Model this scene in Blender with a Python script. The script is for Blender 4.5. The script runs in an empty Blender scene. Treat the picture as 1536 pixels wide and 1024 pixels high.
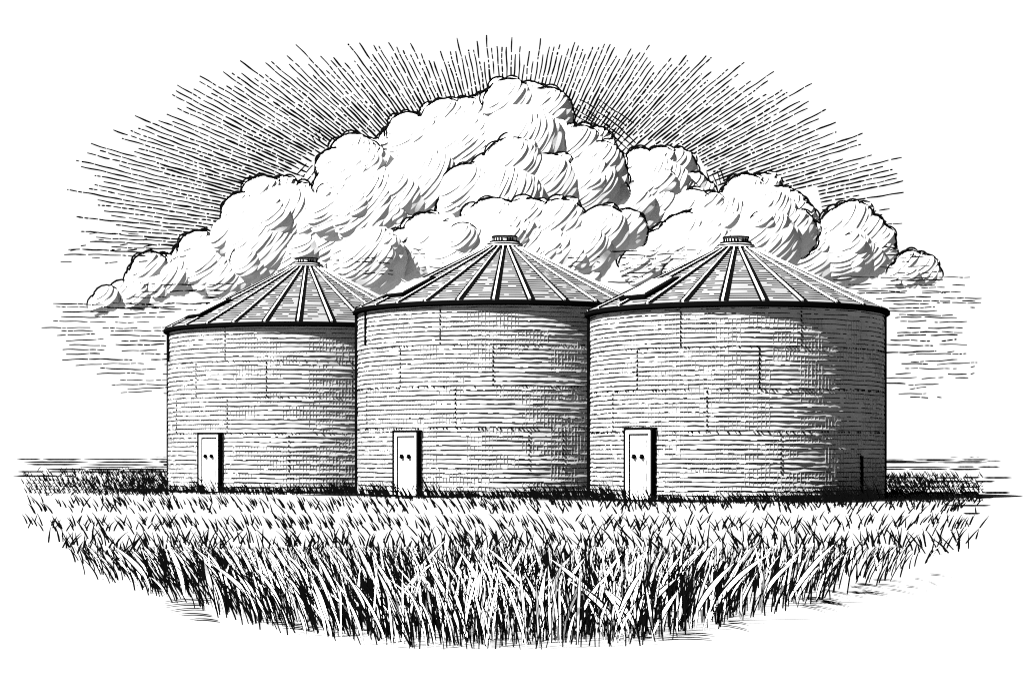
# Three grain silos in a grass field under a towering cumulus, black-and-white engraving look.
# Light and shade: one sun from the front left, a white sky behind, lap joints, ribs and cloud ledges shaped to throw thin shadows, plus inked rib shade.
import bpy, math, random
import numpy as np

random.seed(11)
RNG = np.random.default_rng(11)
SC = bpy.context.scene
COL = SC.collection
PI = math.pi
R_ = math.radians

F = 2970.0            # focal length in photograph pixels (1536 wide)
CX, HY = 768.0, 683.0 # principal column, horizon row
EYE = 1.67
SUN_AZ, SUN_EL = 56.0, 44.0     # degrees left of the viewing axis (towards the viewer), above the horizon

def at(px, py, Y):
    """point at depth Y seen near photograph pixel px, py"""
    return ((px - CX) * Y / F, Y, EYE + (HY - py) * Y / F)

def ground_y(py):
    return EYE * F / (py - HY)

# ------------------------------------------------------------------ materials
def mat(name, col, rough=0.9, spec=0.0, noise=0.0, scale=2.0):
    m = bpy.data.materials.new(name); m.use_nodes = True
    nt = m.node_tree; b = nt.nodes['Principled BSDF']
    b.inputs['Roughness'].default_value = rough
    b.inputs['Specular IOR Level'].default_value = spec
    c = (col, col, col, 1) if not isinstance(col, tuple) else (*col, 1)
    b.inputs['Base Color'].default_value = c
    if noise:
        t = nt.nodes.new('ShaderNodeTexNoise'); t.inputs['Scale'].default_value = scale
        t.inputs['Detail'].default_value = 6
        co = nt.nodes.new('ShaderNodeTexCoord'); nt.links.new(co.outputs['Object'], t.inputs['Vector'])
        r = nt.nodes.new('ShaderNodeValToRGB')
        r.color_ramp.elements[0].position = 0.3; r.color_ramp.elements[1].position = 0.7
        r.color_ramp.elements[0].color = tuple(x * (1 - noise) for x in c[:3]) + (1,)
        r.color_ramp.elements[1].color = tuple(min(1, x * (1 + noise)) for x in c[:3]) + (1,)
        nt.links.new(t.outputs['Fac'], r.inputs['Fac']); nt.links.new(r.outputs['Color'], b.inputs['Base Color'])
    return m

M_INK = mat('black_ink', 0.0012, 1.0)  # black for seams, outlines, drawn strokes and inked-in shade
M_STEEL = mat('galvanised_steel', 0.195, 0.8, 0.0, 0.08, 0.6)
M_ROOF = mat('galvanised_roof_sheet', 0.10, 0.8, 0.0, 0.06, 0.8)
M_RIB = mat('pale_rib_steel', 0.42, 0.8)
M_DOOR = mat('white_door_paint', 0.55, 0.7, 0.0, 0.05, 3.0)
M_GROUND = mat('pale_dry_soil', 0.165, 1.0, 0.0, 0.04, 0.05)
M_CLOUD = mat('cloud_white', 0.27, 1.0)
M_BLADE = mat('pale_grass_blade', 0.75, 1.0)
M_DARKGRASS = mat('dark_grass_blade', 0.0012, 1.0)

# ------------------------------------------------------------------ mesh helpers
class MB:
    def __init__(s): s.v = []; s.f = []; s.m = []
    def quadstrip(s, rows, mi=0, closed=False):
        """rows: list of equally long lists of points"""
        b = len(s.v); n = len(rows[0])
        for r in rows: s.v.extend(r)
        for i in range(len(rows) - 1):
            for j in range(n - 1 + (1 if closed else 0)):
                k = (j + 1) % n
                s.f.append((b + i*n + j, b + i*n + k, b + (i+1)*n + k, b + (i+1)*n + j)); s.m.append(mi)
    def box(s, c, ax, ay, az, mi=0):
        """centre and three half-axis vectors"""
        c, ax, ay, az = map(np.asarray, (c, ax, ay, az)); b = len(s.v)
        for z in (-1, 1):
            for y in (-1, 1):
                for x in (-1, 1): s.v.append(tuple(c + x*ax + y*ay + z*az))
        for q in ((0,2,3,1),(4,5,7,6),(0,1,5,4),(2,6,7,3),(0,4,6,2),(1,3,7,5)):
            s.f.append(tuple(b + i for i in q)); s.m.append(mi)
    def tube(s, pts, rad, mi=0, sides=4, caps=True):
        pts = [np.asarray(p, float) for p in pts]; n = len(pts); b = len(s.v)
        if n < 2: return
        if not hasattr(rad, '__len__'): rad = [rad] * n
        for i, p in enumerate(pts):
            t = pts[min(i+1, n-1)] - pts[max(i-1, 0)]; t /= (np.linalg.norm(t) + 1e-9)
            u = np.cross(t, (0, 1, 0)); l = np.linalg.norm(u)
            u = np.array((1., 0, 0)) if l < 1e-3 else u / l
            w = np.cross(t, u)
            for k in range(sides):
                a = 2*PI*k/sides
                s.v.append(tuple(p + rad[i]*(math.cos(a)*u + math.sin(a)*w)))
        for i in range(n - 1):
            for k in range(sides):
                l = (k+1) % sides
                s.f.append((b+i*sides+k, b+i*sides+l, b+(i+1)*sides+l, b+(i+1)*sides+k)); s.m.append(mi)
        if caps:
            s.f.append(tuple(b + k for k in range(sides))[::-1]); s.m.append(mi)
            s.f.append(tuple(b + (n-1)*sides + k for k in range(sides))); s.m.append(mi)
    def lathe(s, prof, seg=64, mi=0, c=(0, 0)):
        rows = []
        for r, z in prof:
            rows.append([(c[0] + r*math.cos(2*PI*k/seg), c[1] + r*math.sin(2*PI*k/seg), z) for k in range(seg)])
        s.quadstrip(rows, mi, True)
    def sphere(s, c, r, seg=14, rings=8, mi=0):
        rows = [[(c[0] + r*math.sin(PI*i/rings)*math.cos(2*PI*k/seg), c[1] + r*math.sin(PI*i/rings)*math.sin(2*PI*k/seg),
                  c[2] + r*math.cos(PI*i/rings)) for k in range(seg)] for i in range(rings + 1)]
        s.quadstrip(rows, mi, True)
    def build(s, name, mats, parent=None, smooth=False, loc=None):
        me = bpy.data.meshes.new(name)
        me.from_pydata(s.v, [], s.f)
        for m in (mats if isinstance(mats, (list, tuple)) else [mats]): me.materials.append(m)
        me.polygons.foreach_set('material_index', np.asarray(s.m, dtype=np.int32))
        if smooth: me.polygons.foreach_set('use_smooth', np.ones(len(s.f), dtype=bool))
        me.update()
        o = bpy.data.objects.new(name, me); COL.objects.link(o)
        if parent: o.parent = parent
        if loc: o.location = loc
        return o

def tag(o, label=None, cat=None, group=None, kind=None):
    if label: o['label'] = label
    if cat: o['category'] = cat
    if group: o['group'] = group
    if kind: o['kind'] = kind
    return o

def empty(name, loc):
    o = bpy.data.objects.new(name, None); COL.objects.link(o); o.location = loc; o.empty_display_size = 0.5
    return o

def smooth_noise(n, knots, amp=1.0, loop=True):
    k = RNG.random(knots) * 2 - 1
    x = np.arange(n) / n * knots
    i = np.floor(x).astype(int); f = x - i; f = f*f*(3-2*f)
    return amp * (k[i % knots]*(1-f) + k[(i+1) % knots]*f)

# ------------------------------------------------------------------ silos
def cyl(phi, r, z):
    """phi: degrees from the side facing the viewer, + = to the right"""
    a = R_(phi)
    return (r*math.sin(a), -r*math.cos(a), z)

def silo(X, Y, R, RE, ZE, ZA, ZT, ribs, rib_off, door_phi, door_top, label, rows, hatch_phi, cap_r, seams):
    root = empty('grain_silo', (X, Y, 0))
    tag(root, label, 'grain silo', 'round steel grain silos')
    # ---- wall: lapped steel rings; each lower edge stands proud and shades the ring below it
    NS = 620
    wall = MB()
    zt = ZE - 0.02
    pitch = zt / rows
    dip = np.linspace(0, 360, NS, endpoint=False)
    ca = np.sin(np.radians(dip)); sa = -np.cos(np.radians(dip))
    prev_lip_z = None
    base_v = 0
    V = []; 
    lips = []
    for i in range(rows + 1):
        wob = smooth_noise(NS, 46, 0.012) + smooth_noise(NS, 150, 0.006)
        d = 0.036 + smooth_noise(NS, 60, 0.014) + smooth_noise(NS, 190, 0.009) + smooth_noise(NS, 18, 0.010)
        lips.append((zt - i*pitch + (wob if 0 < i < rows else 0), np.clip(d, 0.004, 0.10)))
    for i in range(rows):
        z0, d0 = lips[i]; z1, d1 = lips[i+1]
        z0 = np.broadcast_to(z0, NS); z1 = np.broadcast_to(z1, NS)
        w = 0.031 + smooth_noise(NS, 120, 0.007)
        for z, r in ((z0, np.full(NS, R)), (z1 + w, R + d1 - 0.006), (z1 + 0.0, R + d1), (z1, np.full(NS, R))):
            V.append(np.stack([ca*r, sa*r, z], 1))
        b = i*4*NS
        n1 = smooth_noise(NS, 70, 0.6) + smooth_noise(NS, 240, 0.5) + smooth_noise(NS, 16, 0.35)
        for k in range(3):
            for j in range(NS):
                l = (j+1) % NS
                wall.f.append((b+k*NS+j, b+k*NS+l, b+(k+1)*NS+l, b+(k+1)*NS+j))
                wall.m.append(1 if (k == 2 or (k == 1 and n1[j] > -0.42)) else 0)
    wall.v = [tuple(p) for p in np.concatenate(V)]
    # small upright fins added to the sheets for cross-hatched shading, white like the sheet: they only show where the sun rakes them
    fin_step = 0.152 / R * 180 / PI
    nf = int(250 / fin_step)
    nb = int(rows/3) + 2; patch = RNG.random((nb, 26))
    for i in range(rows):
        z0 = float(np.mean(lips[i][0])); z1 = float(np.mean(lips[i+1][0]))
        for j in range(nf):
            ph = -125 + j*fin_step + random.uniform(-.12, .12)
            if patch[i//3, int((ph + 130)/10.5)] < .42 or random.random() < 0.08: continue
            h = random.uniform(0.017, 0.031)
            a = R_(ph); n = np.array((math.sin(a), -math.cos(a), 0)); t = np.array((math.cos(a), math.sin(a), 0))
            wall.box(n*(R + h/2) + np.array((0, 0, (z0+z1)/2)), t*0.006, n*(h/2 + .01), (0, 0, (z0-z1)/2 - 0.01), 0)
    # ---- bolted sheet joints
    bolts = wall
    per = rows / seams['bands']
    for bnd in range(1, int(seams['bands'])):
        zb = zt - bnd*per*pitch + 0.02
        for j in range(150):
            ph = -100 + j*200/150
            if random.random() < 0.45: 
                p = cyl(ph, R + 0.045, zb + random.uniform(-.01, .01))
                bolts.sphere(p, random.uniform(.024, .042), 6, 4, 1)
    for (ph, b0, b1) in seams['joints']:
        za, zb = zt - b0*per*pitch, zt - b1*per*pitch
        n = max(2, int((za - zb)/pitch))
        for k in range(n):
            z = za - (k + .5)*(za - zb)/n
            bolts.sphere(cyl(ph, R + 0.045, z), 0.038, 6, 4, 1)
            if random.random() < .5: bolts.sphere(cyl(ph, R + 0.04, z + .05), 0.03, 6, 4, 1)
    wall.build('wall', [M_STEEL, M_INK], root)
    # ---- black posts added to draw the wall's left and right outline
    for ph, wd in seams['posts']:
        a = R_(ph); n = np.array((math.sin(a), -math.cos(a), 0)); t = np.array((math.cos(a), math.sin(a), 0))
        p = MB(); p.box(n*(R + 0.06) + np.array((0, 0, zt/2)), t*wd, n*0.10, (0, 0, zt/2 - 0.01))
        p.build('edge_outline', M_INK, root)
    for ph, b0, b1, wd in seams['bars']:
        a = R_(ph); n = np.array((math.sin(a), -math.cos(a), 0)); t = np.array((math.cos(a), math.sin(a), 0))
        za, zb = zt - b0*per*pitch, zt - b1*per*pitch
        p = MB(); p.box(n*(R + 0.06) + np.array((0, 0, (za+zb)/2)), t*wd, n*0.06, (0, 0, (za-zb)/2))
        p.build('joint_cover', M_INK, root)
    # ---- eave ring
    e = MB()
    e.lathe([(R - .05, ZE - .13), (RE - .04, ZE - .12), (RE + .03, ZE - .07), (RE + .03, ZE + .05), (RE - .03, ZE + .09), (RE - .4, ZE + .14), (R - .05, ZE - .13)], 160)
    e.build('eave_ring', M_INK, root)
    # ---- roof cone
    rc = cap_r
    z_e = ZE + 0.10
    def roof_pt(ph, t, lift=0.0):
        """t = 0 at the eave, 1 at the collar"""
        r = (RE - .02)*(1 - t) + rc*t; z = z_e*(1 - t) + ZA*t
        sl = math.atan2(ZA - z_e, RE - rc)
        r += lift*math.sin(sl); z += lift*math.cos(sl)
        return np.array(cyl(ph, r, z))
    rf = MB()
    NR = 400
    rrows = 26
    for i in range(rrows):
        t0, t1 = i/rrows, (i+1)/rrows
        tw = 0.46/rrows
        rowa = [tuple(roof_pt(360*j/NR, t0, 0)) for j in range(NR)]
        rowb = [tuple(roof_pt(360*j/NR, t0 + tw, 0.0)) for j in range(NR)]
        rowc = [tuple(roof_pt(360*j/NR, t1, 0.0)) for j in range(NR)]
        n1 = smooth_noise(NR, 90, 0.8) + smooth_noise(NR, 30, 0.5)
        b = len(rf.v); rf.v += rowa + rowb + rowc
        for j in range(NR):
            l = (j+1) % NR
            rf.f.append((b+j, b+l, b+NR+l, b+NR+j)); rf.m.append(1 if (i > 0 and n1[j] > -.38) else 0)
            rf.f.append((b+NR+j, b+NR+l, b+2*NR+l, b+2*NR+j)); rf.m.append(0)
    ro = rf.build('roof', [M_ROOF, M_INK], root)
    for k in range(ribs):
        ph = rib_off + k*360/ribs
        a = R_(ph); t = np.array((math.cos(a), math.sin(a), 0))
        rb = MB(); N = 10
        w0, w1, h = 0.040, 0.026, 0.06
        rows_ = []
        for q in range(N + 1):
            u = q/N*0.985
            w = w0*(1-u) + w1*u
            lo, hi = roof_pt(ph, u, -.02), roof_pt(ph, u, h)
            rows_.append([tuple(lo - t*w*1.25), tuple(hi - t*w), tuple(hi + t*w), tuple(lo + t*w*1.25)])
        rb.quadstrip([r[:3] for r in rows_], 0); rb.quadstrip([r[2:] for r in rows_], 1)  # right flank black: its shade is put into the colour
        rb.f.append((0, 1, 2, 3*(N + 1) + 1)); rb.m.append(0)
        # black strips along both feet, wider on the right: rib shadow painted in
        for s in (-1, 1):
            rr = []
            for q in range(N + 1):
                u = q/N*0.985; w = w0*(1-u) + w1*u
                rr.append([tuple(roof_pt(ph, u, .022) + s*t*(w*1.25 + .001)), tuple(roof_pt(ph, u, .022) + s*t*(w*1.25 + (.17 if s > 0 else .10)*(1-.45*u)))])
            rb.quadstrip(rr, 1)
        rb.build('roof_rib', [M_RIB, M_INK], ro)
    # ---- roof hatch on the left slope: a pale lid on a black frame that stands in for its shadow
    a = R_(hatch_phi); t = np.array((math.cos(a), math.sin(a), 0))
    n0 = roof_pt(hatch_phi, .3, 1) - roof_pt(hatch_phi, .3, 0); up = roof_pt(hatch_phi, .9) - roof_pt(hatch_phi, .1); up = up/np.linalg.norm(up)
    hc = roof_pt(hatch_phi, .26, 0.0)
    hb = MB(); hb.box(hc + n0*0.04, t*0.74, up*0.98, n0*0.07)
    ho = hb.build('roof_hatch', M_INK, root)
    hl = MB(); hl.box(hc + n0*0.135 - t*.06 + up*.05, t*0.58, up*0.78, n0*0.02)
    hl.build('lid', M_RIB, ho)
    # ---- vent cap: collar and a lidded drum
    cp = MB()
    dz = ZT - ZA
    cp.lathe([(rc + .04, ZA - .06), (rc + .04, ZA + .10*dz), (rc - .03, ZA + .26*dz), (rc*.80, ZA + .46*dz), (0.01, ZA + .46*dz)], 48)
    co = cp.build('vent_collar', M_RIB, root)
    rg = MB()
    rg.lathe([(rc + .03, ZA - .07), (rc + .10, ZA - .07), (rc + .10, ZA + .05), (rc + .03, ZA + .06)], 48)
    rg.lathe([(rc*.70, ZA + .44*dz), (rc*.86, ZA + .42*dz), (rc*.84, ZA + .55*dz), (rc*.66, ZA + .56*dz)], 48)
    rg.lathe([(rc - .05, ZA + .245*dz), (rc + .015, ZA + .24*dz), (rc - .01, ZA + .33*dz), (rc - .09, ZA + .34*dz)], 48)
    rg.build('collar_band', M_INK, co)
    dr = MB(); dr.lathe([(rc*.66, ZA + .44*dz), (rc*.66, ZA + .90*dz)], 48)
    
    # louvre slots round the drum
    lv = dr
    for k in range(26):
        ph = k*360/26
        if random.random() < .72:
            a = R_(ph); n = np.array((math.sin(a), -math.cos(a), 0)); tt = np.array((math.cos(a), math.sin(a), 0))
            lv.box(n*(rc*.66 + .008) + np.array((0, 0, ZA + .68*dz)), tt*.035, n*.012, (0, 0, .13*dz), 1)
    do = dr.build('vent_drum', [M_RIB, M_INK], root)
    ld = MB(); ld.lathe([(rc*.6, ZA + .86*dz), (rc*.73, ZA + .86*dz), (rc*.72, ZA + .98*dz), (rc*.3, ZA + 1.0*dz), (.01, ZA + 1.0*dz)], 48)
    ld.build('vent_lid', M_INK, do)
    # ---- door in a projecting housing
    a = R_(door_phi); n = np.array((math.sin(a), -math.cos(a), 0)); t = np.array((math.cos(a), math.sin(a), 0))
    W, H = 0.50, door_top
    out = R + 0.19
    zc = np.array((0, 0, 1.))
    fr = MB()
    fw = 0.075
    fr.box(n*(out - .35) - t*(W + fw) + zc*H/2, t*fw, n*.35, zc*(H/2))
    fr.box(n*(out - .35) + t*(W + fw*.6) + zc*H/2, t*fw*.6, n*.35, zc*(H/2))
    fr.box(n*(out - .35) + zc*(H + fw), t*(W + 2*fw), n*.35, zc*fw)
    # black beading round the outside and the inside of the frame
    bd = .042
    fr.box(n*(out - .33) - t*(W + 2*fw + bd) + zc*H/2, t*bd, n*.36, zc*(H/2 + 2*fw), 1)
    fr.box(n*(out - .33) + t*(W + 1.2*fw + bd) + zc*H/2, t*bd, n*.36, zc*(H/2 + 2*fw), 1)
    fr.box(n*(out - .33) + zc*(H + 2*fw + bd), t*(W + 2*fw + 2*bd), n*.36, zc*bd, 1)
    fo = fr.build('door_frame', [M_DOOR, M_INK], root)
    dm = MB()
    dm.box(n*(out - .06) + zc*H/2, t*(W - .012), n*.03, zc*(H/2 - .012))
    bm_ = dm
    bm_.box(n*(out - .02) - t*(W - .03) + zc*H/2, t*.026, n*.024, zc*(H/2 - .01), 1)
    bm_.box(n*(out - .02) + zc*(H - .03), t*(W - .06), n*.024, zc*.026, 1)
    hg = dm
    for (z0, z1) in ((.90, .86), (.82, .80), (.60, .52), (.40, .28), (.2, .12)):
        hg.box(n*(out - .025) + t*(W - .12) + zc*H*(z0 + z1)/2, t*.018, n*.014, zc*H*(z0 - z1)/2, 1)
    d_o = dm.build('door', [M_DOOR, M_INK], root)
    for s in (-.22, .17):
        kb = MB(); kb.sphere(tuple(n*(out + .03) + t*(s*1.0) + zc*H*.655), .10, 16, 10)
        kb.build('knob', M_INK, d_o)
        k2 = MB(); k2.sphere(tuple(n*(out + .105) + t*(s*1.0 - .02) + zc*(H*.655 + .025)), .026, 8, 6)  # pale dot on the knob: a highlight added as geometry
        k2.build('knob_highlight', M_RIB, d_o)
    return root

P1 = dict(bands=4.6, joints=[(-28, 0, 1), (-44, 1, 2), (-10, 1, 2), (-60, 2, 3), (-27, 2, 3), (-1, 3, 4.1), (24, 1, 2)],
          posts=[(-88.5, .10), (88, .16)], bars=[(30, 0, 1, .022), (34, 2, 3, .02), (-72, 0, .9, .02)])
P2 = dict(bands=4.6, joints=[(-24, 0, 1), (-42, 1, 2), (-4, 1, 2), (-18, 2, 3), (-65, 2, 3), (9, 3, 4), (22, 3, 4)],
          posts=[(-88, .05), (86, .16)], bars=[(-66, 0, .9, .02)])
P3 = dict(bands=4.6, joints=[(-27, 0, 1), (-46, 1, 2), (2, 1, 2), (-17, 2, 3), (-60, 2, 3), (10, 3, 4), (18, 0, 1)],
          posts=[(-88, .04), (87.5, .10)], bars=[(47.5, 3.55, 4.6, .035)])

def silo_from_px(D, xc, wl, el, y_eave, y_apex, y_top, **k):
    s = D / F
    silo((xc - CX)*s, D, (xc - wl)*s, (xc - el)*s, EYE + (HY - y_eave)*s, EYE + (HY - y_apex)*s, EYE + (HY - y_top)*s, **k)

silo_from_px(98.0, 460, 256, 249, 499, 402, 387, ribs=28, rib_off=2.6, door_phi=-35, door_top=2.52,
             label='smallest, farthest grey steel grain silo at the left, partly behind the middle silo', rows=37, hatch_phi=-55, cap_r=.80, seams=P1)
silo_from_px(88.0, 757, 538, 531, 470, 372, 354, ribs=28, rib_off=-3.7, door_phi=-38, door_top=2.50,
             label='middle grain silo of the three, standing between two others with the tallest roof', rows=42, hatch_phi=-52, cap_r=.80, seams=P2)
silo_from_px(79.0, 1104, 886, 878, 472, 374, 355, ribs=25, rib_off=3.2, door_phi=-44, door_top=2.50,
             label='nearest grain silo at the right, its whole wall and both roof edges in view', rows=42, hatch_phi=-52, cap_r=.74, seams=P3)

# ------------------------------------------------------------------ ground
g = MB()
NG = 96
rad = [0, 30, 80, 200, 500, 1400, 4000, 12000]
rows_ = [[(r*math.cos(2*PI*k/NG), r*math.sin(2*PI*k/NG), 0) for k in range(NG)] for r in rad]
g.quadstrip(rows_, 0, True)
tag(g.build('ground', M_GROUND), kind='structure')

pad = MB()  # dark ground rings added to cut light bounced onto the walls
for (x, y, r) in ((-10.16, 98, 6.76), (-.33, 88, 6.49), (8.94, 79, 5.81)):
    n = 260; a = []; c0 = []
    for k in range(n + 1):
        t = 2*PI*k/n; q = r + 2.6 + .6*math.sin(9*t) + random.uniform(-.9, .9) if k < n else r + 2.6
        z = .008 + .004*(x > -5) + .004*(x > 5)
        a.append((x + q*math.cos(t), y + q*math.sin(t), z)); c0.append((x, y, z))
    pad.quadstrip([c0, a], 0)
tag(pad.build('bounce_cut_pad', mat('bounce_cut_black', .003, 1.0, 0, .3, .8)), kind='structure')

# dark furrows of the far fields: real strips of turned soil on the ground
fu = MB()
def furrow(px0, px1, py, wpx, jit=0.5):
    Y = ground_y(py); n = 14
    Yw = ground_y(py - wpx/2) if py - wpx/2 > HY + .12 else Y*1.6
    Yn = ground_y(py + wpx/2)
    a = []; b = []
    for i in range(n + 1):
        u = i/n; px = px0 + (px1 - px0)*u
        tp = min(1, 6*u, 6*(1-u))*.8 + .2
        j = random.uniform(.85, 1.1)*tp
        yc = (Yw + Yn)/2; hw = (Yw - Yn)/2*j
        X = (px - CX)/F
        a.append((X*(yc + hw), yc + hw, .012)); b.append((X*(yc - hw), yc - hw, .012))
    fu.quadstrip([a, b], 0)
def broken(px0, px1, py, w, gap=0.18, mn=25, mx=110):
    x = px0
    while x < px1:
        l = random.uniform(mn, mx)
        furrow(x, min(px1, x + l), py + random.uniform(-.3, .3), 1.25*w*random.uniform(.8, 1.15))
        x += l + random.uniform(2, 12)
for s in ((34, 262), (1318, 1445)):
    pass
broken(36, 262, 684.0, 1.6, mn=150, mx=260)
broken(25, 262, 688.4, 1.7); broken(36, 262, 692.5, 2.0, mn=60); broken(40, 262, 696.5, 2.2); broken(120, 262, 700, 1.6)
broken(70, 262, 703.5, 2.2); broken(26, 262, 707.0, 1.9); broken(20, 110, 713.5, 1.8, mn=40)
broken(1316, 1482, 684.2, 1.5, mn=90, mx=200); broken(1316, 1490, 689, 1.6); broken(1316, 1480, 693.5, 2.0, mn=60); broken(1316, 1502, 691, 1.2)
broken(1316, 1500, 700, 1.6); broken(1320, 1470, 703.5, 2.0); broken(1330, 1518, 716, 2.0); broken(1330, 1500, 722, 1.8); broken(1330, 1515, 739, 2.3)
broken(1330, 1470, 730, 1.7)
for (a, b, y) in ((1460, 1490, 746), (1420, 1486, 758), (1445, 1470, 770)): furrow(a, b, y, 2.2)
tag(fu.build('field_furrows', M_INK), kind='structure')

# loose stalks lying on the bare soil at the rim of the grass
st = MB()
def stalk(x0, y0, x1, y1, w=1.5, bow=2):
    pts = []; n = 10
    for i in range(n + 1):
        u = i/n; px = x0 + (x1-x0)*u; py = y0 + (y1-y0)*u - bow*4*u*(1-u)
        Y = ground_y(py); pts.append(((px - CX)*Y/F, Y, .016))
    rr = []
    for i, p in enumerate(pts):
        u = i/n; Y = p[1]; t = min(1, .25 + 5*u, .25 + 5*(1-u))
        hw = (Y - ground_y(HY + EYE*F/Y + w/2))*t*random.uniform(.85, 1.1)
        rr.append([(p[0], Y - hw, .018), (p[0], Y + hw, .018)])
    st.quadstrip(rr, 0)
for q in ((243,905,318,900),(245,911,305,908),(254,918,306,915),(268,923,318,925),(284,931,328,933),
          (398,931,434,927),(400,935,482,944),(422,942,470,948),
          (1196,866,1260,874),(1225,884,1280,896),(1215,898,1262,906),(1200,910,1245,922),(1240,905,1270,914),(1276,890,1330,894),
          (1310,888,1348,898),(1330,884,1390,898),(1370,868,1404,878),(1394,862,1432,869),(1358,880,1392,888),
          (1075,938,1125,948),(1090,935,1122,938),(985,960,1066,960),(1000,953,1070,954),):
    stalk(*q)
for k in range(26):
    x = random.uniform(1150, 1330); y = 870 + (1330 - x)*.22 + random.uniform(-6, 14)
    stalk(x, y, x + random.uniform(25, 60), y + random.uniform(4, 12), 1.2)
tag(st.build('fallen_stalks', M_DARKGRASS), 'dark dry stalks lying on the pale soil at the edge of the grass', 'stalks', kind='stuff')

# ------------------------------------------------------------------ grass
class Blades(MB):
    def blade(s, px, py, hpx, lean, wpx, two_tone=False, curve=.5, yaw=0.0, n=6, depth_lean=0.0):
        """base near photograph pixel px, py (a place on the ground); height and lean in metres from hpx at that distance"""
        Y = ground_y(py); sc = Y/F; X = (px - CX)*sc
        h = hpx*sc; w = wpx*sc/2
        lean = max(-.8, min(.8, lean)) if n > 3 else lean
        lx = lean*h
        c, sn = math.cos(yaw), math.sin(yaw)
        rows = []
        for i in range(n + 1):
            u = i/n
            x = X + lx*(u*(1-curve) + curve*u*u); z = h*(u - .12*curve*abs(lean)*u*u)
            y = Y + depth_lean*h*u*u
            if two_tone: ww = w*(.25 + 1.5*u)*(1 - u**2.6) if u < 1 else 0
            else: ww = w*(1 - u**1.6*.8)*min(1, .7+u)
            # width runs across the blade's own direction
            dx = lx*((1-curve) + 2*curve*u); dl = math.hypot(dx, h)
            tx, tz = h/dl, -dx/dl
            ax = np.array((tx*c, sn, tz*c))
            p = np.array((x, y, z))
            if two_tone:
                f = two_tone
                rows.append([tuple(p - ax*ww - (0, 0, 0)), tuple(p - ax*ww*f + np.array((0, -.004, 0))), tuple(p + ax*ww*f + np.array((0, -.004, 0))), tuple(p + ax*ww)])
            else:
                rows.append([tuple(p - ax*ww), tuple(p + ax*ww)])
        if two_tone:
            b = len(s.v)
            for r in rows: s.v.extend(r)
            for i in range(n):
                for j in range(3):
                    s.f.append((b+i*4+j, b+i*4+j+1, b+(i+1)*4+j+1, b+(i+1)*4+j)); s.m.append(1 if j == 1 else 0)
        else:
            s.quadstrip(rows, 0)

XL = [(690, 20), (715, 28), (745, 32), (770, 40), (800, 40), (815, 62), (840, 100), (870, 150), (890, 215), (912, 300), (935, 375), (950, 440), (962, 520), (970, 640)]
XR = [(690, 1515), (715, 1518), (745, 1490), (770, 1478), (800, 1470), (830, 1450), (845, 1390), (870, 1340), (885, 1290), (905, 1215), (930, 1100), (945, 1050), (962, 960), (970, 800)]
def interp(tab, y):
    for (a, b), (c, d) in zip(tab, tab[1:]):
        if a <= y <= c: return b + (d - b)*(y - a)/(c - a)
    return tab[0][1] if y < tab[0][0] else tab[-1][1]

def foot(px):
    """row of the silo foot (front of the wall) at column px"""
    best = None
    for xc, hw, D in ((460, 204, 98), (757, 219, 88), (1104, 218, 79)):
        d = (px - xc)/hw
        if abs(d) < 1:
            Yf = D - hw*D/F*math.sqrt(1 - d*d)
            y = HY + EYE*F/Yf
            if best is None or y > best: best = y
    return best

lean_l = lambda: random.gauss(-.55, .12)
# short grass at the silo feet
a = Blades()
for k in range(1500):
    px = random.uniform(250, 1330); f = foot(px)
    if f is None: continue
    py = f + random.uniform(.4, 5)
    tall = .5 + .7*max(0, math.sin((px - 520)/330*2*PI/1.0)) if False else 1
    hh = random.uniform(5, 15)
    for xc, hw in ((460, 204), (757, 219), (1104, 218)):
        d = (px - xc)/hw
        if abs(d) < 1 and d > -.25: hh += max(0, d + .1)*random.uniform(0, 22)
    if any(x0 - 4 < px < x1 + 4 for x0, x1 in ((298, 330), (590, 626), (938, 976))):
        if random.random() < .55: continue
        hh = random.uniform(14, 30); py = f + 5
    a.blade(px, py, hh, random.gauss(-.45, .22), random.uniform(1.5, 2.6), curve=.4, n=3)
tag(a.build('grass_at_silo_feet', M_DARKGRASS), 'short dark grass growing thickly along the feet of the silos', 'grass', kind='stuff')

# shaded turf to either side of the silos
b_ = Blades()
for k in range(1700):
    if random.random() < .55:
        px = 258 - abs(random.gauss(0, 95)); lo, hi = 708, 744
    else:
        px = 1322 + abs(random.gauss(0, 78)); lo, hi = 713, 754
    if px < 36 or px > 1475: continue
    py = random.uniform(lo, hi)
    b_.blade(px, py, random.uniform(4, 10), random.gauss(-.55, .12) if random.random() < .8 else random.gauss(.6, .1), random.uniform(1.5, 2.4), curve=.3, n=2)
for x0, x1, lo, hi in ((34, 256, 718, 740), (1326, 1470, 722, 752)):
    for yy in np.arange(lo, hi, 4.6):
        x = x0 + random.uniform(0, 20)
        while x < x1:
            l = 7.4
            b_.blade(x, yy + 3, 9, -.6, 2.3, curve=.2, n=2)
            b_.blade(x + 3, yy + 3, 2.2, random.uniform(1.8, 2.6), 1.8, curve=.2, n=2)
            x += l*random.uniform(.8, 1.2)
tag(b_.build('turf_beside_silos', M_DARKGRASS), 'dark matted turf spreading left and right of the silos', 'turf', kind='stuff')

# rows of short meadow grass
c_ = Blades()

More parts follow.
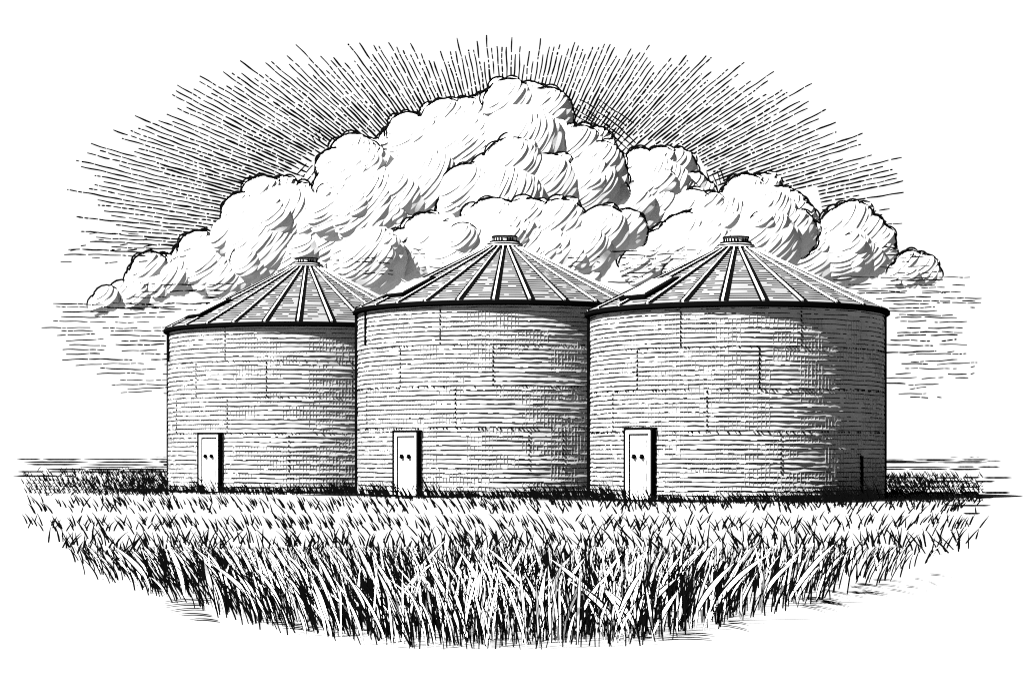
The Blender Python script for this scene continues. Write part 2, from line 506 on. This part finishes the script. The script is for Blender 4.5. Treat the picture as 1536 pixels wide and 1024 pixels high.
def row(y0, y1, n, h0, h1, lean, w0, w1, edge=60):
    for k in range(n):
        py = random.uniform(y0, y1)
        px = random.uniform(interp(XL, py), interp(XR, py))
        l, r = interp(XL, py), interp(XR, py)
        e = min(px - l, r - px)/edge
        if e < 1 and random.random() > .35 + .65*e: continue
        f = foot(px)
        if f and py < f + 2: continue
        c_.blade(px, py, random.uniform(h0, h1), lean(px), random.uniform(w0, w1)*1.15, curve=random.uniform(.1, .5), n=3)
def ln(px):
    if px > 1280: return random.gauss(.55, .18) if random.random() < .75 else random.gauss(-.4, .2)
    if px > 880: return random.gauss(-.5, .2) if random.random() < .6 else random.gauss(.55, .2)
    return random.gauss(-.6, .14) if random.random() < .93 else random.gauss(.4, .2)
row(750, 762, 260, 8, 14, ln, 1.8, 2.6)
row(756, 771, 360, 10, 18, ln, 1.9, 2.9)
row(783, 797, 290, 12, 20, ln, 2.0, 3.0)
row(778, 797, 150, 10, 16, lambda p: random.gauss(.5, .2) if p < 260 or p > 850 else random.gauss(-.6, .15), 1.9, 2.8)
row(812, 832, 520, 14, 26, lambda p: random.gauss(-.35, .3) if random.random() < .6 else random.gauss(.35, .25), 2.0, 3.2)
row(800, 822, 150, 14, 26, ln, 2.0, 3.0)
tag(c_.build('meadow_grass', M_DARKGRASS), 'rows of short slanting dark grass across the middle of the field', 'grass', kind='stuff')

# tall foreground grass
t_ = Blades()
cand = []
for k in range(3500):
    py = 838 + (968 - 838)*random.random()**.95
    l, r = interp(XL, py), interp(XR, py)
    px = random.uniform(l, r)
    py += random.uniform(-5, 7)
    if py > 948 and random.random() < .3: continue
    cand.append((py, px, l, r))
cand.sort()
for py, px, l, r in cand:
    mid = (px - 740)/560
    lean0 = -.38 + .62*max(0, (px - 500)/650) if px > 500 else -.38 - .25*(500 - px)/400
    h = random.uniform(45, 112)*(.55 + .5*(py - 838)/130)
    e = min(px - l, r - px)
    if e < 40: h *= .75
    h = min(h, py - 818)
    if h < 18: h = 18
    if random.random() < (.87 if py < 930 else .80):
        t_.blade(px, py, h, random.gauss(lean0, .22), random.uniform(1.9, 3.2), curve=random.uniform(.2, .9), yaw=random.uniform(-.4, .4), n=6, depth_lean=random.uniform(-.1, .1))
    else:
        t_.blade(px, py, h*1.02, random.gauss(lean0*.8, .2), random.uniform(5.5, 9), two_tone=random.uniform(.48, .62), curve=random.uniform(.2, .9), yaw=random.uniform(-.5, .5), n=8, depth_lean=random.uniform(-.15, .1))
# broad leaf blades standing out in front
for k in range(95):
    py = random.uniform(885, 962)
    l, r = interp(XL, py), interp(XR, py)
    px = random.uniform(l + 15, r - 15)
    lean0 = -.45 if px < 560 else random.choice((-.5, .5))
    if px > 1050: lean0 = .5
    t_.blade(px, py, random.uniform(70, 125)*(.5 + .5*(py-840)/120), random.gauss(lean0, .22), random.uniform(10, 14), two_tone=random.uniform(.52, .66), curve=random.uniform(.2, .8), yaw=random.uniform(-.4, .4), n=10, depth_lean=random.uniform(-.2, 0))
tag(t_.build('tall_grass', [M_DARKGRASS, M_BLADE]), 'tall grass with pale dark-edged leaves in the foreground', 'grass', kind='stuff')

# ------------------------------------------------------------------ clouds
sun = np.array((-math.sin(R_(SUN_AZ))*math.cos(R_(SUN_EL)), -math.cos(R_(SUN_AZ))*math.cos(R_(SUN_EL)), math.sin(R_(SUN_EL))))
def frame(axis):
    a = axis/np.linalg.norm(axis); u = np.cross(a, (0, 0, 1.)); u /= np.linalg.norm(u); return a, u, np.cross(a, u)

class Cloud(MB):
    def puff(s, px, py, rpx, Y, rim=(-20, 200), ledge=1.0, step_px=6.2, squash=.55, rimw=2.8, sub=True):
        k = Y/F
        c = np.array(at(px, py, Y)); R = rpx*k
        ax = sun + np.array(RNG.normal(0, .10, 3)); a, u, w = frame(ax)
        step = step_px*k; ns = max(4, int(PI*R*.93/step))
        seg = int(min(160, max(40, rpx*1.6)))
        th = np.linspace(0, 2*PI, seg, endpoint=False)
        rows = []
        for i in range(ns + 1):
            al = PI*i/ns
            wob = smooth_noise(seg, max(6, seg//12), .22)*PI/ns*min(1, math.sin(al)*2)
            h = step*.52*ledge*np.clip(.55 + smooth_noise(seg, max(8, seg//5), .75), 0.0, 1.2)*min(1, max(.04, (al - .55)/.5))  # ledges fade towards the sun pole: hatched shade shaped into the cloud
            for lift in (0, 1):
                # the lower edge of a ledge stands proud, the next ledge starts back at the body
                rr = R + (h if lift == 0 else 0)
                aa = al + wob
                d = np.cos(aa)[:, None]*a + np.sin(aa)[:, None]*(np.cos(th)[:, None]*u + np.sin(th)[:, None]*w)
                p = d*(rr[:, None] if hasattr(rr, '__len__') else rr)
                p[:, 1] *= squash
                rows.append([tuple(q) for q in (c + p)])
        s.quadstrip(rows, 0, True)
        if sub and not rim and rpx >= 36:
            # smaller billows swelling out of the front of a large one
            for q in range(int(rpx/17)):
                t = random.uniform(0, 2*PI); e = rpx*random.uniform(.25, .88); rr = rpx*random.uniform(.24, .42)
                dy = -math.sqrt(max(0, rpx*rpx - e*e))*squash*.82*k
                s.puff(px + math.cos(t)*e, py - math.sin(t)*e, rr, Y + dy, random.choice((None, None, (95, 190), (30, 140))), ledge, step_px, squash, rimw*.7, False)
        if rim:
            n = max(10, int(rpx*.5)); pts = []; rad = []
            jit = smooth_noise(n + 1, max(3, n//5), .025)
            for i in range(n + 1):
                t = R_(rim[0] + (rim[1] - rim[0])*i/n)
                r = R*(1.0 + jit[i]) + step*.46
                pts.append(c + np.array((math.cos(t)*r, 0, math.sin(t)*r)))
                q = i/n
                rad.append(rimw*k/2*min(1, .2 + 5*q, .2 + 5*(1-q))*random.uniform(.8, 1.15))
            s.tube(pts, rad, 1, 4)
            if sub and rpx > 18:
                t = rim[0] + random.uniform(5, 20)
                while t < rim[1] - 5:
                    q = rpx*random.uniform(.22, .38); a0 = R_(t); e = rpx*random.uniform(.74, .84)
                    s.puff(px + math.cos(a0)*e, py - math.sin(a0)*e, q, Y + R*.12, (t - 95, t + 95), ledge, step_px, squash, rimw*.95, False)
                    t += random.uniform(22, 50)

def cloud(label, Y, puffs, ledge=1.0):
    m = Cloud()
    for p in puffs:
        px, py, r = p[:3]; dy = p[3] if len(p) > 3 else 0
        rim = p[4] if len(p) > 4 else (-15, 195)
        m.puff(px, py, r, Y + dy, rim, ledge)
    o = m.build('cumulus_cloud', [M_CLOUD, M_INK], None)
    tag(o, label, 'cloud', 'cumulus clouds behind the silos')
    return o

N_ = None
# puffs: column, row, radius (photograph pixels at the cloud's own distance), depth offset in metres, outlined arc in degrees
cloud('tallest towering white cumulus rising above the middle silo', 520, [
    (764,158,38,0),(735,168,30,4),(792,160,36,2),(820,172,38,0),(700,180,32,3),(668,186,36,2),(650,205,34,4),(838,192,22,2),
    (612,200,30,4),(632,225,50,0,N_),(590,212,20,6),(530,238,36,2),(503,252,28,0),(556,232,22,6),(500,280,28,-1),(545,275,58,-6,N_),
    (700,250,80,-4,N_),(780,230,72,-6,N_),(830,220,40,-4,N_),(640,290,70,-8,N_),(590,300,50,-8,N_),(560,320,60,-10,N_),(500,320,40,-6,N_),
    (870,225,34,-6),(892,218,26,-4),(900,250,36,-8),(915,270,26,-8),(880,285,50,-10,N_),(925,290,18,-9),(820,285,52,-12,(20,190)),
    (770,255,46,-13,(40,215)),(740,270,40,-12,(80,230)),(700,290,42,-14,(60,230)),(680,312,24,-15,(70,240)),(760,310,60,-16,N_)])
cloud('low broad white cloud directly behind the middle silo roof', 430, [
    (640,355,34,0,(30,200)),(605,368,24,0,(60,250)),(660,372,50,-2,N_),(620,392,30,-2,(90,250)),(740,345,46,-3,(40,170)),(790,350,50,-4,(0,120)),(700,385,60,-6,N_),(760,390,70,-6,N_),
    (840,345,44,-5,(10,120)),(905,350,40,-6,(-20,160)),(940,345,30,-5,(-40,140)),(880,380,40,-8,N_),(830,390,44,-8,N_),(560,390,50,-4,N_)])
cloud('rounded white cloud left of the towering cumulus with a bumpy top', 600, [
    (365,322,32,0),(395,300,34,2),(425,292,26,4),(452,300,24,4),(380,335,40,-2,(100,230)),(430,340,62,-6,N_),(470,330,50,-6,N_),(400,370,60,-8,N_),(500,370,60,-8,N_),(460,395,60,-8,N_),(345,355,30,-4,N_)])
cloud('small low puffy cloud at the far left above the flat haze lines', 690, [
    (298,378,30,0),(280,388,22,2),(225,408,28,0),(206,420,18,0),(250,405,22,2),(160,448,18,0),(148,458,15,0),(182,440,18,2),(320,402,44,-4,N_),(265,418,26,-4,N_),(205,445,20,-4,N_),(340,420,36,-6,N_),(240,432,18,-4,N_)])
cloud('white cloud mass just right of the towering cumulus', 610, [
    (960,250,26,0),(990,248,26,0),(1015,252,28,2),(940,262,20,2),(1040,282,22,0),(1058,290,16,0),(985,290,54,-4,N_),(1020,305,36,-4,N_),(950,320,50,-6,N_),(1035,330,44,-8,(30,170)),(1010,340,26,-8,(60,210)),(1064,302,14,-2)])
cloud('white cloud with curled right side above the right-hand silo', 475, [
    (1118,298,34,0),(1145,290,28,2),(1100,315,26,2),(1170,305,24,0),(1185,315,26,-1),(1200,325,22,-2),(1140,335,58,-4,N_),(1080,345,54,-6,N_),(1185,350,38,-5,(-60,70)),(1030,365,44,-8,(60,170)),(990,380,34,-8,(80,180)),(1140,370,60,-8,N_),(1060,390,60,-8,N_),(960,400,30,-8,(80,180))])
cloud('small round cloud right of the nearest silo roof', 620, [
    (1262,345,32,0),(1278,340,36,0),(1300,352,30,-1),(1318,362,24,-2),(1240,360,24,0,(60,200)),(1200,368,26,-2,(40,200)),(1270,385,44,-6,N_),(1220,390,40,-6,N_),(1180,385,30,-4,N_),(1322,378,20,-3),(1305,392,24,-6,N_)])
cloud('lowest small cloud at the far right over the flat haze lines', 700, [
    (1365,400,22,0),(1385,405,22,0),(1350,412,18,0,(80,180)),(1366,416,15,-3,N_),(1400,412,12,-1,(-20,120))])

# ------------------------------------------------------------------ sky: white vault, dark rays and flat wisps of haze
YS = 1100.0
sk = MB()
def stroke(mb, p0, p1, wpx, Y, wav=1.2, seg=9, breaks=.3):
    """a hand-drawn looking streak from pixel p0 to p1 at distance Y, broken here and there"""
    L = math.hypot(p1[0]-p0[0], p1[1]-p0[1]); k = Y/F
    if L < 2: return
    nx, ny = -(p1[1]-p0[1])/L, (p1[0]-p0[0])/L
    x = 0.0
    ph = random.uniform(0, 6); ph2 = random.uniform(0, 6)
    while x < L - 1.5:
        l = random.uniform(8, 60) if random.random() < .6 else random.uniform(4, 12)
        e = min(L, x + l); n = max(2, int((e - x)/seg) + 1)
        pts = []; rad = []
        for i in range(n + 1):
            q = x + (e-x)*i/n
            o = wav*math.sin(q*.045 + ph) + wav*.5*math.sin(q*.17 + ph2)
            pts.append(at(p0[0] + (p1[0]-p0[0])*q/L + nx*o, p0[1] + (p1[1]-p0[1])*q/L + ny*o, Y))
            rad.append(wpx*k/2*random.uniform(.75, 1.2)*(.75 if i in (0, n) else 1))
        mb.tube(pts, rad, 0, 4)
        x = e + (random.uniform(2, 5) if random.random() < breaks*2 else random.uniform(.8, 2))
CXR, CYR = 760.0, 395.0
ENV = [(180, 640), (177, 672), (172, 655), (166, 648), (160, 618), (156, 570), (150, 548), (145, 510), (136, 462), (130, 425), (120, 382), (110, 352), (100, 338), (90, 333), (80, 338), (70, 350), (60, 380), (52, 395), (41, 450), (31, 511), (19, 565), (12, 624), (6, 585), (2, 570)]
def env(deg):
    for (a, b), (c, d) in zip(ENV, ENV[1:]):
        if c <= deg <= a: return b + (d - b)*(a - deg)/(a - c)
    return 560
deg = 3.0
i = 0
while deg < 179:
    r1 = env(deg)
    dd = 7.4/r1*180/PI
    deg += dd*random.uniform(.94, 1.06)
    if deg > 179: break
    i += 1
    r = r1*random.choice((1, 1, .99, .97, .96, .90, .95))*random.uniform(.96, 1.03)
    a0 = R_(deg); c, s = math.cos(a0), -math.sin(a0)
    inner = 200 if 30 < deg < 150 else 330
    if deg < 14: inner = 480
    inner = max(inner, r1*(.46, .62)[i % 2])
    mid = inner + (r - inner)*random.uniform(.35, .7)
    bend = random.uniform(-.006, .006)
    P = lambda q: (CXR + c*q, CYR + s*q)
    stroke(sk, P(inner), P(mid), random.uniform(2.5, 3.1), YS, .6, breaks=.06)
    stroke(sk, P(mid + 2), P(r), random.uniform(2.0, 2.4), YS, .7, breaks=.12)
# crossing strokes in the hollows between the clouds
for (cx, cy, n, L, ang, gap) in ((905,195,10,75,35,8.5),(925,215,7,60,42,8),(462,262,5,34,-48,8),(1075,268,5,30,70,7),(480,205,3,20,60,7),(322,345,3,20,80,8),(880,165,4,40,30,8),(1085,290,4,26,65,7)):
    for k in range(n):
        o = (k - n/2)*gap; a0 = R_(ang); dx, dy = math.cos(a0), math.sin(a0)
        mx, my = cx + dy*o, cy - dx*o; l = L*random.uniform(.6, 1)/2
        stroke(sk, (mx - dx*l, my - dy*l), (mx + dx*l, my + dy*l), 2.0, YS - 4, .8, breaks=.2)
tag(sk.build('sky_rays', M_INK), kind='structure')

wi = MB()
def wisps(x0, x1, y0, y1, n, lmin, lmax, shape=None, w=1.8):
    for k in range(n):
        y = y0 + (y1 - y0)*(k + random.uniform(.2, .8))/n
        xa, xb = shape(y) if shape else (x0, x1)
        x = xa + random.uniform(0, 45); xb -= random.uniform(0, 60) if xb > 1380 else 0
        while x < xb:
            l = random.uniform(lmin, lmax)
            stroke(wi, (x, y + random.uniform(-1, 1)), (min(xb, x + l), y + random.uniform(-2, 1)), w*random.uniform(.8, 1.15), 380, .8, breaks=.12)
            x += l + random.uniform(4, 30)
            if random.random() < .12: x += 40
wisps(0, 0, 452, 592, 20, 25, 110, lambda y: (60 + max(0, y - 520)*1.6 + 0*y, 262))
wisps(0, 0, 420, 470, 5, 15, 60, lambda y: (260 - (y - 395)*1.6, 300 + (470 - y)*1.2), 2.0)
wisps(0, 0, 430, 466, 5, 20, 70, lambda y: (270, 350 - (y - 418)*.8), 1.7)
wisps(0, 0, 412, 480, 13, 25, 110, lambda y: (1235 + (y - 412)*1.4, 1478))
wisps(0, 0, 480, 600, 17, 20, 90, lambda y: (1322, 1478 - max(0, y - 545)*.9), 2.0)
wisps(0, 0, 366, 410, 7, 10, 40, lambda y: (1310, 1385 + (y-366)*.8), 2.0)
wisps(0, 0, 372, 425, 8, 12, 50, lambda y: (900, 1060 - (y - 372)*1.6), 1.9)
wisps(0, 0, 345, 400, 6, 6, 22, lambda y: (85 + (400-y)*.6, 230), 2.0)
wisps(0, 0, 384, 415, 4, 8, 26, lambda y: (500, 590), 1.8)
wisps(0, 0, 384, 402, 3, 6, 22, lambda y: (835, 900), 1.8)
tag(wi.build('haze_wisps', M_INK), 'thin dark horizontal wisps of haze low in the sky on both sides of the silos', 'haze', kind='stuff')

# white vault of the sky behind everything
ms = bpy.data.materials.new('sky_white'); ms.use_nodes = True
nt = ms.node_tree; nt.nodes.clear()
em = nt.nodes.new('ShaderNodeEmission'); em.inputs['Color'].default_value = (1, 1, 1, 1)
out = nt.nodes.new('ShaderNodeOutputMaterial'); nt.links.new(em.outputs[0], out.inputs[0])
EXPO = 2.75
em.inputs['Strength'].default_value = 1.03/2**EXPO
vd = MB(); RV = 3000.0
rows_ = []
for i in range(13):
    el = R_(-1 + 33*i/12)
    rows_.append([(RV*math.sin(R_(p))*math.cos(el), RV*math.cos(R_(p))*math.cos(el), RV*math.sin(el)) for p in np.linspace(-48, 48, 49)])
vd.quadstrip(rows_, 0)
tag(vd.build('sky', ms, smooth=True), kind='structure')

# ------------------------------------------------------------------ light
w = bpy.data.worlds.new('World'); SC.world = w; w.use_nodes = True
nt = w.node_tree; bg = nt.nodes['Background']
sky = nt.nodes.new('ShaderNodeTexSky'); sky.sky_type = 'NISHITA'; sky.sun_disc = False
sky.sun_elevation = R_(SUN_EL); sky.sun_rotation = R_(180 + SUN_AZ)
sky.air_density = .06; sky.dust_density = 0.0; sky.ozone_density = 0.0
bw = nt.nodes.new('ShaderNodeRGBToBW'); nt.links.new(sky.outputs[0], bw.inputs[0]); nt.links.new(bw.outputs[0], bg.inputs['Color'])
bg.inputs['Strength'].default_value = 0.05
sl = bpy.data.lights.new('sun', 'SUN'); sl.energy = 5.0; sl.angle = R_(.5); sl.color = (1, 1, 1)
so = bpy.data.objects.new('sun', sl); COL.objects.link(so)
from mathutils import Vector
so.rotation_euler = Vector(tuple(sun)).to_track_quat('Z', 'Y').to_euler()
so.location = (-60, -60, 60)

# ------------------------------------------------------------------ camera
cam = bpy.data.cameras.new('camera'); co = bpy.data.objects.new('camera', cam); COL.objects.link(co)
co.location = (0, 0, EYE); co.rotation_euler = (PI/2, 0, 0)
cam.sensor_width = 36; cam.lens = 36*F/1536; cam.shift_y = (HY - 512)/1536
cam.clip_start = .5; cam.clip_end = 30000
SC.camera = co
SC.view_settings.view_transform = 'Standard'; SC.view_settings.look = 'None'
SC.view_settings.exposure = EXPO; SC.view_settings.gamma = 1; SC.view_settings.use_curve_mapping = False
SC.render.engine = 'CYCLES'
SC.cycles.use_denoising = False
SC.cycles.max_bounces = 4; SC.cycles.diffuse_bounces = 2
SC.cycles.filter_width = 1.1
